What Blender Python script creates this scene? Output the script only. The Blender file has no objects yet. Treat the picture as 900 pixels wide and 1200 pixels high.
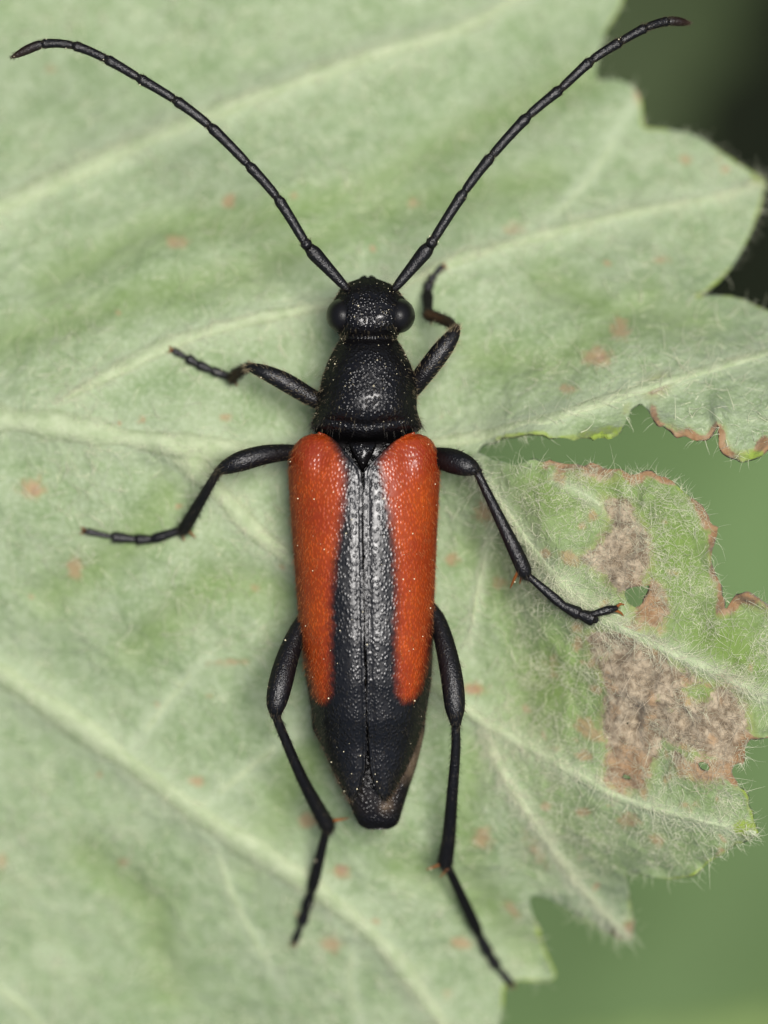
import bpy, math, random
import numpy as np
from mathutils import Vector

# ------------------------------------------------------------------ camera, sky, sun, exposure
# 1 Blender unit = 1 millimetre.  The beetle is about 9 mm long.
SC = bpy.context.scene
SC.unit_settings.system = 'METRIC'
SC.unit_settings.scale_length = 0.001
MM = 0.014            # millimetres per photograph pixel in the plane of focus
ZF = 2.15             # height of the plane of focus above the leaf
DIST = 190.0          # working distance of the macro lens
CAMZ = ZF + DIST

cam_d = bpy.data.cameras.new('camera')
cam = bpy.data.objects.new('camera', cam_d)
SC.collection.objects.link(cam)
cam.location = (0, 0, CAMZ)
cam_d.sensor_fit = 'VERTICAL'
cam_d.sensor_height = 240.0
cam_d.sensor_width = 180.0
cam_d.lens = 240.0 * DIST / (1200 * MM)
cam_d.clip_start = 1.0
cam_d.clip_end = 5000.0
cam_d.dof.use_dof = True
cam_d.dof.focus_distance = DIST
APER = 3.7            # aperture radius in mm
cam_d.dof.aperture_fstop = cam_d.lens * 1e-3 / (2 * APER)
SC.camera = cam

SUN_EL, SUN_ROT = 81.0, 62.0
world = bpy.data.worlds.new('World'); SC.world = world
world.use_nodes = True
wn = world.node_tree.nodes; wl = world.node_tree.links
wn.clear()
sky = wn.new('ShaderNodeTexSky'); sky.sky_type = 'NISHITA'; sky.sun_disc = False
sky.sun_elevation = math.radians(SUN_EL); sky.sun_rotation = math.radians(SUN_ROT)
bg = wn.new('ShaderNodeBackground'); bg.inputs['Strength'].default_value = 0.05
wo = wn.new('ShaderNodeOutputWorld')
wl.new(sky.outputs[0], bg.inputs[0]); wl.new(bg.outputs[0], wo.inputs[0])

sun_d = bpy.data.lights.new('sun', 'SUN'); sun = bpy.data.objects.new('sun', sun_d)
SC.collection.objects.link(sun)
sun_d.energy = 5.0; sun_d.angle = math.radians(22); sun_d.color = (1.0, 0.965, 0.91)
e, r = math.radians(SUN_EL), math.radians(SUN_ROT)
sdir = Vector((math.sin(r) * math.cos(e), math.cos(r) * math.cos(e), math.sin(e)))
sun.rotation_euler = sdir.to_track_quat('Z', 'Y').to_euler()
sun.location = sdir * 150

SC.view_settings.view_transform = 'Standard'
SC.view_settings.look = 'None'
SC.view_settings.gamma = 1.0
SC.view_settings.exposure = 0.16
SC.cycles.use_denoising = True
SC.cycles.max_bounces = 4
SC.cycles.transparent_max_bounces = 4

# ------------------------------------------------------------------ helpers
rng = np.random.default_rng(7)
COL = SC.collection

def P(x, y, z):
    """photograph pixel + height in mm -> world point (works on arrays)"""
    k = (CAMZ - z) / DIST
    return np.stack([(np.asarray(x, float) - 450) * MM * k, (600 - np.asarray(y, float)) * MM * k, np.asarray(z, float) + 0 * np.asarray(x, float)], -1)

def lattice_noise(x, y, scale, seed):
    g = np.random.default_rng(seed).random((128, 128)) * 2 - 1
    u = np.asarray(x) / scale + 40.3; v = np.asarray(y) / scale + 31.7
    i = np.floor(u).astype(int); j = np.floor(v).astype(int)
    fu = u - i; fv = v - j
    fu = fu * fu * (3 - 2 * fu); fv = fv * fv * (3 - 2 * fv)
    a = g[i % 128, j % 128]; b = g[(i + 1) % 128, j % 128]; c = g[i % 128, (j + 1) % 128]; d = g[(i + 1) % 128, (j + 1) % 128]
    return (a * (1 - fu) + b * fu) * (1 - fv) + (c * (1 - fu) + d * fu) * fv

def fbm(x, y, scale, seed, octv=3):
    s = 0
    for k in range(octv):
        s = s + lattice_noise(x, y, scale / 2 ** k, seed + k) / 2 ** k
    return s

def sstep(a, b, x):
    t = np.clip((np.asarray(x, float) - a) / (b - a), 0, 1)
    return t * t * (3 - 2 * t)

def mesh_obj(name, verts, faces, mat, parent=None, smooth=True, attrs=None):
    """faces: (n,k) array or list of such arrays; attrs: {name: (n,3) colours per vertex}"""
    if isinstance(faces, np.ndarray): faces = [faces]
    faces = [f for f in faces if len(f)]
    me = bpy.data.meshes.new(name)
    verts = np.asarray(verts, np.float32)
    me.vertices.add(len(verts)); me.vertices.foreach_set('co', verts.ravel())
    li = np.concatenate([f.ravel() for f in faces]).astype(np.int32)
    cnt = np.concatenate([np.full(len(f), f.shape[1]) for f in faces])
    st = np.concatenate([[0], np.cumsum(cnt)[:-1]]).astype(np.int32)
    me.loops.add(len(li)); me.loops.foreach_set('vertex_index', li)
    me.polygons.add(len(cnt)); me.polygons.foreach_set('loop_start', st)
    me.update(calc_edges=True)
    me.polygons.foreach_set('use_smooth', np.full(len(cnt), smooth))
    if attrs:
        for an, av in attrs.items():
            at = me.attributes.new(an, 'FLOAT_COLOR', 'POINT')
            c4 = np.ones((len(verts), 4), np.float32); c4[:, :3] = av
            at.data.foreach_set('color', c4.ravel())
    me.validate()
    o = bpy.data.objects.new(name, me)
    COL.objects.link(o)
    if mat: me.materials.append(mat)
    o.parent = parent
    return o

def empty(name, loc=(0, 0, 0), parent=None):
    o = bpy.data.objects.new(name, None); COL.objects.link(o)
    o.location = loc; o.parent = parent
    o.empty_display_size = 0.3
    return o

def tag(o, label, cat=None, group=None, kind=None):
    o['label'] = label
    if cat: o['category'] = cat
    if group: o['group'] = group
    if kind: o['kind'] = kind
    return o

def grid_faces(nr, nc, wrap=False):
    i = np.arange(nr - 1)[:, None]; j = np.arange(nc if wrap else nc - 1)[None, :]
    j2 = (j + 1) % nc
    return np.stack(np.broadcast_arrays(i * nc + j, i * nc + j2, (i + 1) * nc + j2, (i + 1) * nc + j), -1).reshape(-1, 4)

def catmull(pts, per):
    """smooth curve through control rows of any width"""
    p = np.asarray(pts, float)
    q = np.vstack([2 * p[0] - p[1], p, 2 * p[-1] - p[-2]])
    out = []
    for i in range(1, len(q) - 2):
        t = np.linspace(0, 1, per, endpoint=False)[:, None]
        a, b, c, d = q[i - 1], q[i], q[i + 1], q[i + 2]
        out.append(0.5 * (2 * b + (c - a) * t + (2 * a - 5 * b + 4 * c - d) * t ** 2 + (3 * b - a - 3 * c + d) * t ** 3))
    out.append(p[-1][None])
    return np.vstack(out)

def tube_arrays(path, rad, sides=14, flat=1.0, cap=True):
    """path (n,3), rad (n,) -> verts, quads, normals; rounded ends"""
    path = np.asarray(path, float); rad = np.asarray(rad, float)
    if cap:
        t0 = path[0] - path[1]; t0 /= np.linalg.norm(t0) + 1e-9
        t1 = path[-1] - path[-2]; t1 /= np.linalg.norm(t1) + 1e-9
        a = np.array([1.0, 0.8, 0.45]); 
        pre = path[0] + t0 * rad[0] * a[:, None]; prer = rad[0] * np.sqrt(np.maximum(0, 1 - a ** 2)) + 1e-4
        post = path[-1] + t1 * rad[-1] * a[::-1, None]; postr = rad[-1] * np.sqrt(np.maximum(0, 1 - a[::-1] ** 2)) + 1e-4
        path = np.vstack([pre, path, post]); rad = np.concatenate([prer, rad, postr])
    T = np.gradient(path, axis=0); T /= np.linalg.norm(T, axis=1)[:, None] + 1e-9
    up = np.array([0, 0, 1.0])
    S = np.cross(T, up); n = np.linalg.norm(S, axis=1)
    bad = n < 0.12
    S[bad] = np.array([1.0, 0, 0]) if not (~bad).any() else S[~bad][0]
    S /= np.linalg.norm(S, axis=1)[:, None]
    for i in range(1, len(S)):
        if np.dot(S[i], S[i - 1]) < 0: S[i] = -S[i]
    U = np.cross(S, T)
    U /= np.linalg.norm(U, axis=1)[:, None] + 1e-9
    ang = np.linspace(0, 2 * np.pi, sides, endpoint=False)
    N = S[:, None] * np.cos(ang)[None, :, None] + U[:, None] * np.sin(ang)[None, :, None]
    V = path[:, None] + rad[:, None, None] * (S[:, None] * np.cos(ang)[None, :, None] + flat * U[:, None] * np.sin(ang)[None, :, None])
    F = grid_faces(len(path), sides, True)[:, ::-1]
    return V.reshape(-1, 3), F, N.reshape(-1, 3), np.repeat(T, sides, 0)

def hair_arrays(root, d0, length, rad, bend, segs=3):
    """n curved hairs as thin three-sided tapering tubes"""
    n = len(root)
    d = d0 / (np.linalg.norm(d0, axis=1)[:, None] + 1e-9)
    p = root.copy(); rings = [p.copy()]; dirs = [d.copy()]
    for k in range(segs):
        p = p + d * (length / segs)[:, None]
        d = d + bend * (1.0 / segs); d /= np.linalg.norm(d, axis=1)[:, None] + 1e-9
        rings.append(p.copy()); dirs.append(d.copy())
    a = np.cross(dirs[0], np.array([0.31, 0.2, 0.93])); a /= np.linalg.norm(a, axis=1)[:, None] + 1e-9
    V = []
    for k in range(segs + 1):
        b = np.cross(dirs[k], a)
        rr = (rad * (1 - 0.8 * k / segs))[:, None]
        for q in range(3):
            t = q * 2 * math.pi / 3
            V.append(rings[k] + rr * (a * math.cos(t) + b * math.sin(t)))
    V = np.stack(V, 1)                                   # n, (segs+1)*3, 3
    base = np.arange(n)[:, None] * (segs + 1) * 3
    F = []
    for k in range(segs):
        for q in range(3):
            q2 = (q + 1) % 3
            F.append(np.stack([k * 3 + q + base[:, 0], k * 3 + q2 + base[:, 0], (k + 1) * 3 + q2 + base[:, 0], (k + 1) * 3 + q + base[:, 0]], -1))
    return V.reshape(-1, 3), np.concatenate(F), (segs + 1) * 3

# ------------------------------------------------------------------ materials
class NT:
    def __init__(s, name):
        s.m = bpy.data.materials.new(name); s.m.use_nodes = True
        s.t = s.m.node_tree; s.t.nodes.clear()
        s.out = s.n('OutputMaterial'); 
    def n(s, kind, **kw):
        nd = s.t.nodes.new('ShaderNode' + kind)
        for k, v in kw.items(): setattr(nd, k, v)
        return nd
    def set(s, sock, v):
        if isinstance(v, bpy.types.NodeSocket): s.t.links.new(v, sock)
        elif v is not None: sock.default_value = v
    def coord(s): return s.n('TexCoord').outputs['Object']
    def attr(s, name):
        a = s.n('Attribute'); a.attribute_name = name
        sp = s.n('SeparateColor'); s.t.links.new(a.outputs['Color'], sp.inputs[0])
        return a.outputs['Color'], sp.outputs[0], sp.outputs[1], sp.outputs[2]
    def noise(s, scale, detail=3, rough=0.55, vec=None, dist=0.0):
        nd = s.n('TexNoise'); s.set(nd.inputs['Vector'], vec if vec is not None else s.coord())
        nd.inputs['Scale'].default_value = scale; nd.inputs['Detail'].default_value = detail
        nd.inputs['Roughness'].default_value = rough; nd.inputs['Distortion'].default_value = dist
        return nd.outputs[0]
    def voro(s, scale, feature='F1', vec=None, rnd=1.0):
        nd = s.n('TexVoronoi', feature=feature); s.set(nd.inputs['Vector'], vec if vec is not None else s.coord())
        nd.inputs['Scale'].default_value = scale; nd.inputs['Randomness'].default_value = rnd
        return nd.outputs['Distance']
    def ramp(s, v, a, b, lo=0.0, hi=1.0):
        nd = s.n('MapRange', interpolation_type='SMOOTHSTEP'); s.set(nd.inputs[0], v)
        for i, q in enumerate((a, b, lo, hi)): nd.inputs[i + 1].default_value = q
        return nd.outputs[0]
    def math(s, op, a, b=None):
        nd = s.n('Math', operation=op); s.set(nd.inputs[0], a); s.set(nd.inputs[1], b)
        return nd.outputs[0]
    def mix(s, f, a, b):
        nd = s.n('Mix', data_type='RGBA'); s.set(nd.inputs[0], f)
        c = lambda v: (*v, 1.0) if isinstance(v, tuple) and len(v) == 3 else v
        s.set(nd.inputs[6], c(a)); s.set(nd.inputs[7], c(b))
        return nd.outputs[2]
    def bump(s, h, strength, dist, normal=None):
        nd = s.n('Bump'); s.set(nd.inputs['Height'], h); nd.inputs['Strength'].default_value = strength
        nd.inputs['Distance'].default_value = dist; s.set(nd.inputs['Normal'], normal)
        return nd.outputs[0]
    def bsdf(s, color, rough=0.5, spec=0.5, normal=None, sheen=0.0, coat=0.0, trans=None, sss=0.0):
        b = s.n('BsdfPrincipled')
        s.set(b.inputs['Base Color'], (*color, 1.0) if isinstance(color, tuple) else color)
        s.set(b.inputs['Roughness'], rough); s.set(b.inputs['Specular IOR Level'], spec)
        s.set(b.inputs['Normal'], normal)
        b.inputs['Sheen Weight'].default_value = sheen; b.inputs['Coat Weight'].default_value = coat
        sh = b.outputs[0]
        if trans:
            tr = s.n('BsdfTranslucent'); s.set(tr.inputs[0], color if not isinstance(color, tuple) else (*color, 1.0))
            mx = s.n('MixShader'); mx.inputs[0].default_value = trans
            s.t.links.new(sh, mx.inputs[1]); s.t.links.new(tr.outputs[0], mx.inputs[2]); sh = mx.outputs[0]
        s.t.links.new(sh, s.out.inputs['Surface'])
        return s.m

def chitin(t, base, rough, gloss, normal):
    df = t.n('BsdfDiffuse'); t.set(df.inputs['Color'], base); t.set(df.inputs['Normal'], normal)
    gl = t.n('BsdfGlossy'); gl.inputs['Color'].default_value = (gloss, gloss, gloss * 1.02, 1.0)
    t.set(gl.inputs['Roughness'], rough); t.set(gl.inputs['Normal'], normal)
    ad = t.n('AddShader'); t.t.links.new(df.outputs[0], ad.inputs[0]); t.t.links.new(gl.outputs[0], ad.inputs[1])
    t.t.links.new(ad.outputs[0], t.out.inputs['Surface'])
    return t.m

def mat_leaf():
    t = NT('felted_leaf_underside')
    col, wither, spot, rim = t.attr('marks')
    _, tuft, bare, warm = t.attr('felt')
    n1 = t.noise(0.9, 4); n2 = t.noise(3.2, 4, 0.6); n3 = t.noise(14, 3, 0.7)
    f = t.math('ADD', t.math('MULTIPLY', n1, 0.45), t.math('MULTIPLY', n2, 0.55))
    base = t.mix(t.ramp(f, 0.32, 0.70), (0.200, 0.282, 0.132), (0.345, 0.415, 0.260))
    base = t.mix(t.ramp(n3, 0.44, 0.70, 0, 0.6), base, (0.46, 0.53, 0.37))
    base = t.mix(t.math('MULTIPLY', bare, 0.9), base, (0.160, 0.245, 0.052))
    base = t.mix(t.math('MULTIPLY', tuft, 0.8), base, (0.46, 0.53, 0.36))
    wn_ = t.noise(6, 4, 0.65)
    wcol = t.mix(t.ramp(wn_, 0.35, 0.65), (0.18, 0.138, 0.092), (0.47, 0.39, 0.28))
    wcol = t.mix(t.math('MULTIPLY', warm, 0.8), wcol, (0.30, 0.165, 0.075))
    wm = t.ramp(t.math('ADD', wither, t.math('MULTIPLY', t.math('SUBTRACT', t.noise(2.6, 5, 0.75), 0.5), 2.3)), 0.36, 0.70)
    base = t.mix(t.ramp(wither, 0.0, 0.6, 0, 0.45), base, (0.30, 0.30, 0.10))
    base = t.mix(wm, base, wcol)
    sm = t.ramp(t.math('ADD', spot, t.math('MULTIPLY', t.math('SUBTRACT', t.noise(8, 3), 0.5), 1.1)), 0.25, 0.80)
    scol = t.mix(t.noise(9, 2), (0.34, 0.20, 0.10), (0.46, 0.33, 0.20))
    base = t.mix(t.math('MULTIPLY', sm, 0.72), base, scol)
    rm = t.ramp(t.math('ADD', rim, t.math('MULTIPLY', t.math('SUBTRACT', t.noise(5, 3), 0.5), 0.7)), 0.3, 0.75)
    base = t.mix(rm, base, t.mix(t.ramp(t.noise(2.7, 2), 0.45, 0.6), (0.25, 0.34, 0.06), (0.30, 0.38, 0.12)))
    h = t.math('ADD', t.math('ADD', t.noise(5, 3, 0.7), t.math('MULTIPLY', t.noise(22, 2, 0.7), 0.45)), t.ramp(t.voro(1.5, 'DISTANCE_TO_EDGE'), 0.0, 0.22, 0.35, 0.0))
    return t.bsdf(base, 0.85, 0.12, t.bump(h, 0.55, 0.10), sheen=0.15, trans=0.18)

def mat_vein():
    t = NT('pale_leaf_vein')
    base = t.mix(t.ramp(t.noise(3.5, 4, 0.65), 0.3, 0.7), (0.315, 0.385, 0.22), (0.43, 0.49, 0.315))
    return t.bsdf(base, 0.8, 0.15, t.bump(t.noise(12, 3, 0.7), 0.5, 0.08), trans=0.1)

def mat_hair(name, rough=0.55, trans=0.35):
    t = NT(name)
    c, *_ = t.attr('tint')
    return t.bsdf(c, rough, 0.4, trans=trans)

def mat_shell(name, red=False):
    """black chitin, densely punctured; red marks follow a vertex mask"""
    t = NT(name)
    mp = t.n('Mapping'); mp.inputs['Scale'].default_value = (1.0, 0.72 if red else 1.0, 1.0)
    t.t.links.new(t.coord(), mp.inputs['Vector']); v = mp.outputs[0]
    sc = 19.0 if red else 19.5
    pits = t.ramp(t.voro(sc, 'F1', v, 1.0), 0.06, 0.62, 1.0, 0.0)
    h = t.math('ADD', t.math('MULTIPLY', pits, 1.0), t.math('MULTIPLY', t.noise(30, 2), 0.25))
    nrm = t.bump(h, 0.38 if red else 0.62, 0.022)
    if red:
        c, rm, pale, dirt = t.attr('marks')
        m = t.ramp(t.math('ADD', rm, t.math('MULTIPLY', t.math('SUBTRACT', t.noise(9.0, 4), 0.5), 0.40)), 0.22, 0.78)
        rc = t.mix(t.ramp(t.noise(1.6, 4), 0.22, 0.78), (0.27, 0.031, 0.0025), (0.43, 0.066, 0.003))
        rc = t.mix(t.ramp(t.voro(19.0, 'F1', v, 1.0), 0.25, 0.6, 0.0, 0.5), rc, (0.15, 0.014, 0.002))
        rc = t.mix(t.math('MULTIPLY', pale, 0.6), rc, (0.19, 0.016, 0.003))  # mask deepens the red at the shoulder and outer edge
        base = t.mix(m, (0.0025, 0.0022, 0.0025), rc)
        return chitin(t, base, t.ramp(t.noise(9, 2), 0.3, 0.7, 0.34, 0.43), 0.056, nrm)
    c, tan, _, _ = t.attr('marks')
    base = t.mix(t.math('MULTIPLY', tan, t.ramp(t.noise(6, 3), 0.3, 0.65, 0.35, 1.0)), (0.004, 0.0036, 0.004), (0.23, 0.165, 0.105))
    return chitin(t, base, 0.30, 0.036, nrm)

def mat_limb(name, col=(0.0045, 0.004, 0.0045), tip=(0.05, 0.022, 0.010)):
    t = NT(name)
    c, br, _, _ = t.attr('marks')
    base = t.mix(br, col, tip)
    return chitin(t, base, 0.33, 0.040, t.bump(t.noise(32, 2, 0.6), 0.9, 0.018))

def mat_plain(name, col, rough, spec=0.5, nscale=None, var=0.3, bumpd=0.0, trans=None):
    t = NT(name)
    if nscale:
        n = t.noise(nscale, 4, 0.6)
        base = t.mix(t.ramp(n, 0.3, 0.7), tuple(c * (1 - var) for c in col), tuple(min(1, c * (1 + var)) for c in col))
        return t.bsdf(base, rough, spec, t.bump(n, 0.6, bumpd) if bumpd else None, trans=trans)
    return t.bsdf(col, rough, spec, trans=trans)

M_LEAF, M_VEIN = mat_leaf(), mat_vein()
M_HAIR = mat_hair('leaf_hair')
M_BHAIR = mat_hair('insect_hair', 0.4, 0.25)
M_BODY, M_ELY = mat_shell('black_chitin'), mat_shell('red_black_elytron', True)
M_LIMB = mat_limb('black_limb')
M_EYE = mat_plain('eye', (0.005, 0.0045, 0.005), 0.38, 0.35, 40, 0.2, 0.006)
M_SPUR = mat_plain('amber_spur', (0.22, 0.075, 0.018), 0.35)
M_POLLEN = mat_plain('pollen', (0.78, 0.70, 0.48), 0.5)
M_LOWER = mat_plain('lower_leaf_green', (0.108, 0.172, 0.066), 0.65, 0.12, 0.12, 0.18, 0.3, trans=0.2)
M_DARKLEAF = mat_plain('painted_shade_leaf', (0.040, 0.056, 0.024), 0.7, 0.10, 0.15, 0.25, 0.3, trans=0.1)  # leaf green darkened so the colour carries the deep background shade
M_STEM = mat_plain('green_stem', (0.16, 0.22, 0.07), 0.6, 0.3, 1.5, 0.3, 0.1)
M_GROUND = mat_plain('painted_shade_soil', (0.006, 0.008, 0.004), 0.95, 0.1, 0.08, 0.5, 2.0)  # soil colour taken near black, deep shade is painted into it

# ------------------------------------------------------------------ ground and the foliage deep below
GZ = -95.0
gx = np.linspace(-1, 1, 121); gx = np.sign(gx) * (np.abs(gx) ** 2.2) * 1800
GX, GY = np.meshgrid(gx, gx, indexing='ij')
GH = GZ + 2.5 * fbm(GX + 4000, GY + 4000, 30, 61, 4)
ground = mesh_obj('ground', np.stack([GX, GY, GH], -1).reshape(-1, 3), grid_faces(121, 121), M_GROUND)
ground['kind'] = 'structure'; ground['label'] = 'soil far below the leaf, its deep shade painted in'

def simple_leaf(name, label, base, tip, width, z0, z1, mat, droop, group=None):
    """a toothed ovate leaf with midrib, side veins and a stalk down to the ground; base and tip are world xy"""
    root = empty(name, (base[0], base[1], z0))
    b = np.array(base, float); tpt = np.array(tip, float); ax = tpt - b; L = np.linalg.norm(ax); ax /= L
    sx = np.array([-ax[1], ax[0]])
    nu, nv = 91, 41
    u = np.linspace(0, 1, nu)[:, None]; v = np.linspace(-1, 1, nv)[None, :]
    prof = np.sin(np.pi * np.clip(u, 0, 1) ** 0.72) ** 0.75 * (1 - 0.25 * u)
    teeth = 1 + 0.05 * (np.abs((u * 17) % 1 - 0.5) * 2 - 0.5)
    wv = v * width * prof * teeth
    x = u * L + np.abs(wv) * 0.18
    z = z0 + (z1 - z0) * u - droop * u ** 2 - 0.06 * np.abs(wv) ** 1.3 + 0.5 * np.cos(x * 0.55 - np.abs(wv) * 0.5)
    X = b[0] + ax[0] * x + sx[0] * wv; Y = b[1] + ax[1] * x + sx[1] * wv
    Vw = np.stack([X, Y, z], -1).reshape(-1, 3) - np.array([b[0], b[1], z0])
    bl = mesh_obj('blade', Vw, grid_faces(nu, nv), mat, root)
    md = bl.modifiers.new('thickness', 'SOLIDIFY'); md.thickness = 0.3; md.offset = -1
    G = Vw.reshape(nu, nv, 3)
    mid = G[:, nv // 2] + np.array([0, 0, 0.05])
    Vv, Fv, _, _ = tube_arrays(mid, np.linspace(0.75, 0.15, nu), 8)
    mesh_obj('vein', Vv, Fv, M_STEM, root)
    for k in range(3, 13):
        i0 = k * 6
        for sgn in (-1, 1):
            path = np.array([G[min(nu - 1, i0 + int(q * 0.55)), nv // 2 + sgn * q] for q in range(0, nv // 2)]) + np.array([0, 0, 0.03])
            Vv, Fv, _, _ = tube_arrays(path, np.linspace(0.3, 0.08, len(path)), 6)
            mesh_obj('vein', Vv, Fv, M_STEM, root)
    st = catmull([[0, 0, 0], [-ax[0] * 10, -ax[1] * 10, -6], [-ax[0] * 18, -ax[1] * 18, (GZ - z0) * 0.5], [-ax[0] * 20, -ax[1] * 20, GZ - z0 - 2]], 10)
    Vv, Fv, _, _ = tube_arrays(st, np.linspace(0.8, 1.2, len(st)), 10)
    mesh_obj('stalk', Vv, Fv, M_STEM, root)
    tag(root, label, 'leaf', group)
    return root

simple_leaf('leaf', 'out of focus mid green leaf deep below the withered lobe', (-12.0, -13.0), (30.0, -7.0), 14.5, -33.0, -31.0, M_LOWER, 4.0)
simple_leaf('leaf', 'out of focus leaf with dark shade painted in, deep below the feeler tip', (-8.5, 32.0), (-7.5, -6.0), 18.5, -46.0, -44.0, M_DARKLEAF, 3.0)

# ------------------------------------------------------------------ the big felted leaf: outline, height, marks
OUT = [(735, -60), (731, 0), (722, 18), (710, 34), (702, 62), (697, 94), (714, 92), (731, 94), (748, 104), (754, 124), (753, 150), (780, 150), (810, 155), (848, 180), (880, 200), (899, 209),
       (893, 241), (880, 272), (861, 307), (836, 336), (812, 349), (836, 345), (867, 348), (900, 364), (930, 380), (950, 420), (965, 470), (930, 512), (900, 525), (878, 539), (855, 537), (842, 521), (842, 494),
       (831, 514), (811, 517), (789, 505), (771, 494), (755, 472), (746, 469), (740, 477), (733, 494), (727, 508), (713, 512), (698, 505), (691, 512), (673, 519), (653, 517), (638, 505), (607, 508), (567, 521), (553, 530),
       (575, 541), (611, 544), (651, 541), (676, 543), (708, 548), (740, 556), (764, 554), (788, 564), (804, 580), (820, 592), (832, 604), (842, 620), (838, 636), (830, 658), (838, 668), (846, 692), (847, 716), (850, 716), (856, 704),
       (872, 694), (888, 704), (900, 716), (922, 745), (930, 800), (918, 850), (900, 866), (880, 866), (868, 876), (876, 896), (860, 894), (856, 908), (862, 914), (872, 928), (880, 960), (894, 978), (880, 986), (860, 992),
       (836, 1008), (816, 1022), (792, 1032), (764, 1028), (740, 1022), (732, 1020), (734, 1040), (738, 1056), (741, 1080), (738, 1104), (724, 1102), (712, 1092), (688, 1080), (660, 1060), (636, 1050), (618, 1047), (626, 1076),
       (636, 1108), (654, 1144), (648, 1152), (628, 1150), (604, 1149), (588, 1154), (591, 1168), (584, 1200), (574, 1250), (540, 1235), (520, 1300), (470, 1290), (430, 1350), (370, 1330), (300, 1385), (230, 1350), (150, 1390),
       (80, 1350), (0, 1370), (-60, 1310), (-130, 1320), (-170, 1240), (-240, 1220), (-260, 1130), (-320, 1080), (-330, 980), (-380, 900), (-370, 800), (-400, 700), (-370, 600), (-395, 480), (-360, 400), (-380, 300), (-330, 220), (-320, 120),
       (-250, 60), (-230, -40), (-150, -70), (-110, -150), (-20, -150), (40, -210), (130, -190), (210, -240), (300, -205), (390, -240), (460, -195), (560, -215), (620, -160), (700, -150), (715, -95)]
HOLES = [[(730, 693), (745, 688), (762, 685), (763, 694), (757, 703), (746, 713), (736, 706)],
         [(727, 908), (735, 907), (741, 912), (736, 917), (728, 916)],
         [(815, 895), (824, 893), (833, 897), (829, 905), (817, 903)],
         [(731, 847), (736, 845), (739, 851), (734, 855)]]

def densify(poly, step, jit, seed):
    p = np.array(poly, float); out = []
    for a, b in zip(p, np.roll(p, -1, 0)):
        n = max(1, int(np.linalg.norm(b - a) / step))
        out.append(a + (b - a) * (np.arange(n) / n)[:, None])
    q = np.vstack(out)
    for _ in range(1): q = 0.25 * np.roll(q, 1, 0) + 0.5 * q + 0.25 * np.roll(q, -1, 0)
    w = 0.35 + 0.9 * ((q[:, 0] > 560) & (q[:, 1] > 440) & (q[:, 1] < 1000))
    q[:, 0] += jit * w * fbm(q[:, 0] * 3, q[:, 1] * 3, 30, seed, 2)
    q[:, 1] += jit * w * fbm(q[:, 0] * 3 + 999, q[:, 1] * 3, 30, seed + 9, 2)
    return q

def seg_dist(pts, poly):
    """distance and nearest point on a closed polygon, plus inside test"""
    A = poly; B = np.roll(poly, -1, 0); D = B - A; L2 = (D ** 2).sum(1) + 1e-9
    dist = np.empty(len(pts)); near = np.empty_like(pts); ins = np.empty(len(pts), bool)
    for s in range(0, len(pts), 4000):
        p = pts[s:s + 4000, None]
        t = np.clip(((p - A) * D).sum(2) / L2, 0, 1)
        q = A + t[..., None] * D
        d = ((p - q) ** 2).sum(2); k = d.argmin(1); ar = np.arange(len(k))
        dist[s:s + 4000] = np.sqrt(d[ar, k]); near[s:s + 4000] = q[ar, k]
        c = ((A[:, 1] > p[..., 1]) != (B[:, 1] > p[..., 1])) & (p[..., 0] < D[:, 0] * (p[..., 1] - A[:, 1]) / (np.where(np.abs(D[:, 1]) < 1e-9, 1e-9, D[:, 1])) + A[:, 0])
        ins[s:s + 4000] = c.sum(1) % 2 == 1
    return dist, near, ins

def line_dist(x, y, pts, widths=None):
    """distance to an open polyline and the interpolated width there"""
    p = np.array(pts, float)[:, :2]; best = np.full(np.shape(x), 1e9); par = np.zeros(np.shape(x))
    for i in range(len(p) - 1):
        d = p[i + 1] - p[i]
        t = np.clip(((x - p[i, 0]) * d[0] + (y - p[i, 1]) * d[1]) / (d @ d), 0, 1)
        q = np.hypot(x - p[i, 0] - t * d[0], y - p[i, 1] - t * d[1])
        m = q < best; best = np.where(m, q, best); par = np.where(m, i + t, par)
    return best, par

CTRL = np.array([
    (-380, -200, -3.5), (-380, 300, -1.6), (-380, 650, -0.6), (-380, 1000, -2.2), (-200, 1350, -4.0), (300, 1380, -3.6), (300, -220, -3.0), (700, -150, -3.2), (1000, 150, -2.6),
    (0, 0, -2.7), (200, 100, -2.1), (0, 250, -1.4), (450, 60, -2.0), (650, 100, -2.3), (850, 200, -2.0), (700, 300, -0.9), (880, 380, -0.3), (560, 350, -0.3), (300, 350, -0.1), (100, 450, 0.2),
    (300, 500, 0.3), (450, 550, 0.2), (0, 650, -0.3), (200, 700, 0.0), (450, 750, 0.0), (530, 620, 0.2), (556, 548, 0.9), (600, 556, 1.5), (640, 570, 1.8), (700, 600, 1.95), (800, 620, 2.2), (840, 640, 1.9),
    (750, 700, 1.95), (850, 780, 2.25), (900, 720, 2.2), (910, 850, 2.0), (800, 850, 1.85), (720, 800, 1.6), (660, 690, 1.6), (612, 640, 1.15), (596, 660, 0.55), (560, 700, 0.25), (610, 760, 0.6), (700, 900, 1.3),
    (800, 950, 1.6), (880, 975, 1.8), (640, 850, 0.65), (600, 950, 0.15), (720, 1080, -0.9), (640, 1000, -0.3), (620, 1130, -1.8), (560, 1200, -2.0), (450, 1100, -1.1), (450, 950, -0.3), (200, 900, -0.9), (0, 850, -1.5),
    (0, 1200, -3.0), (300, 1200, -2.6), (740, 480, 1.4), (850, 520, 2.0), (640, 490, 1.1), (565, 515, 0.6), (780, 400, 0.5), (930, 460, 1.3)], float)

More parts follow.
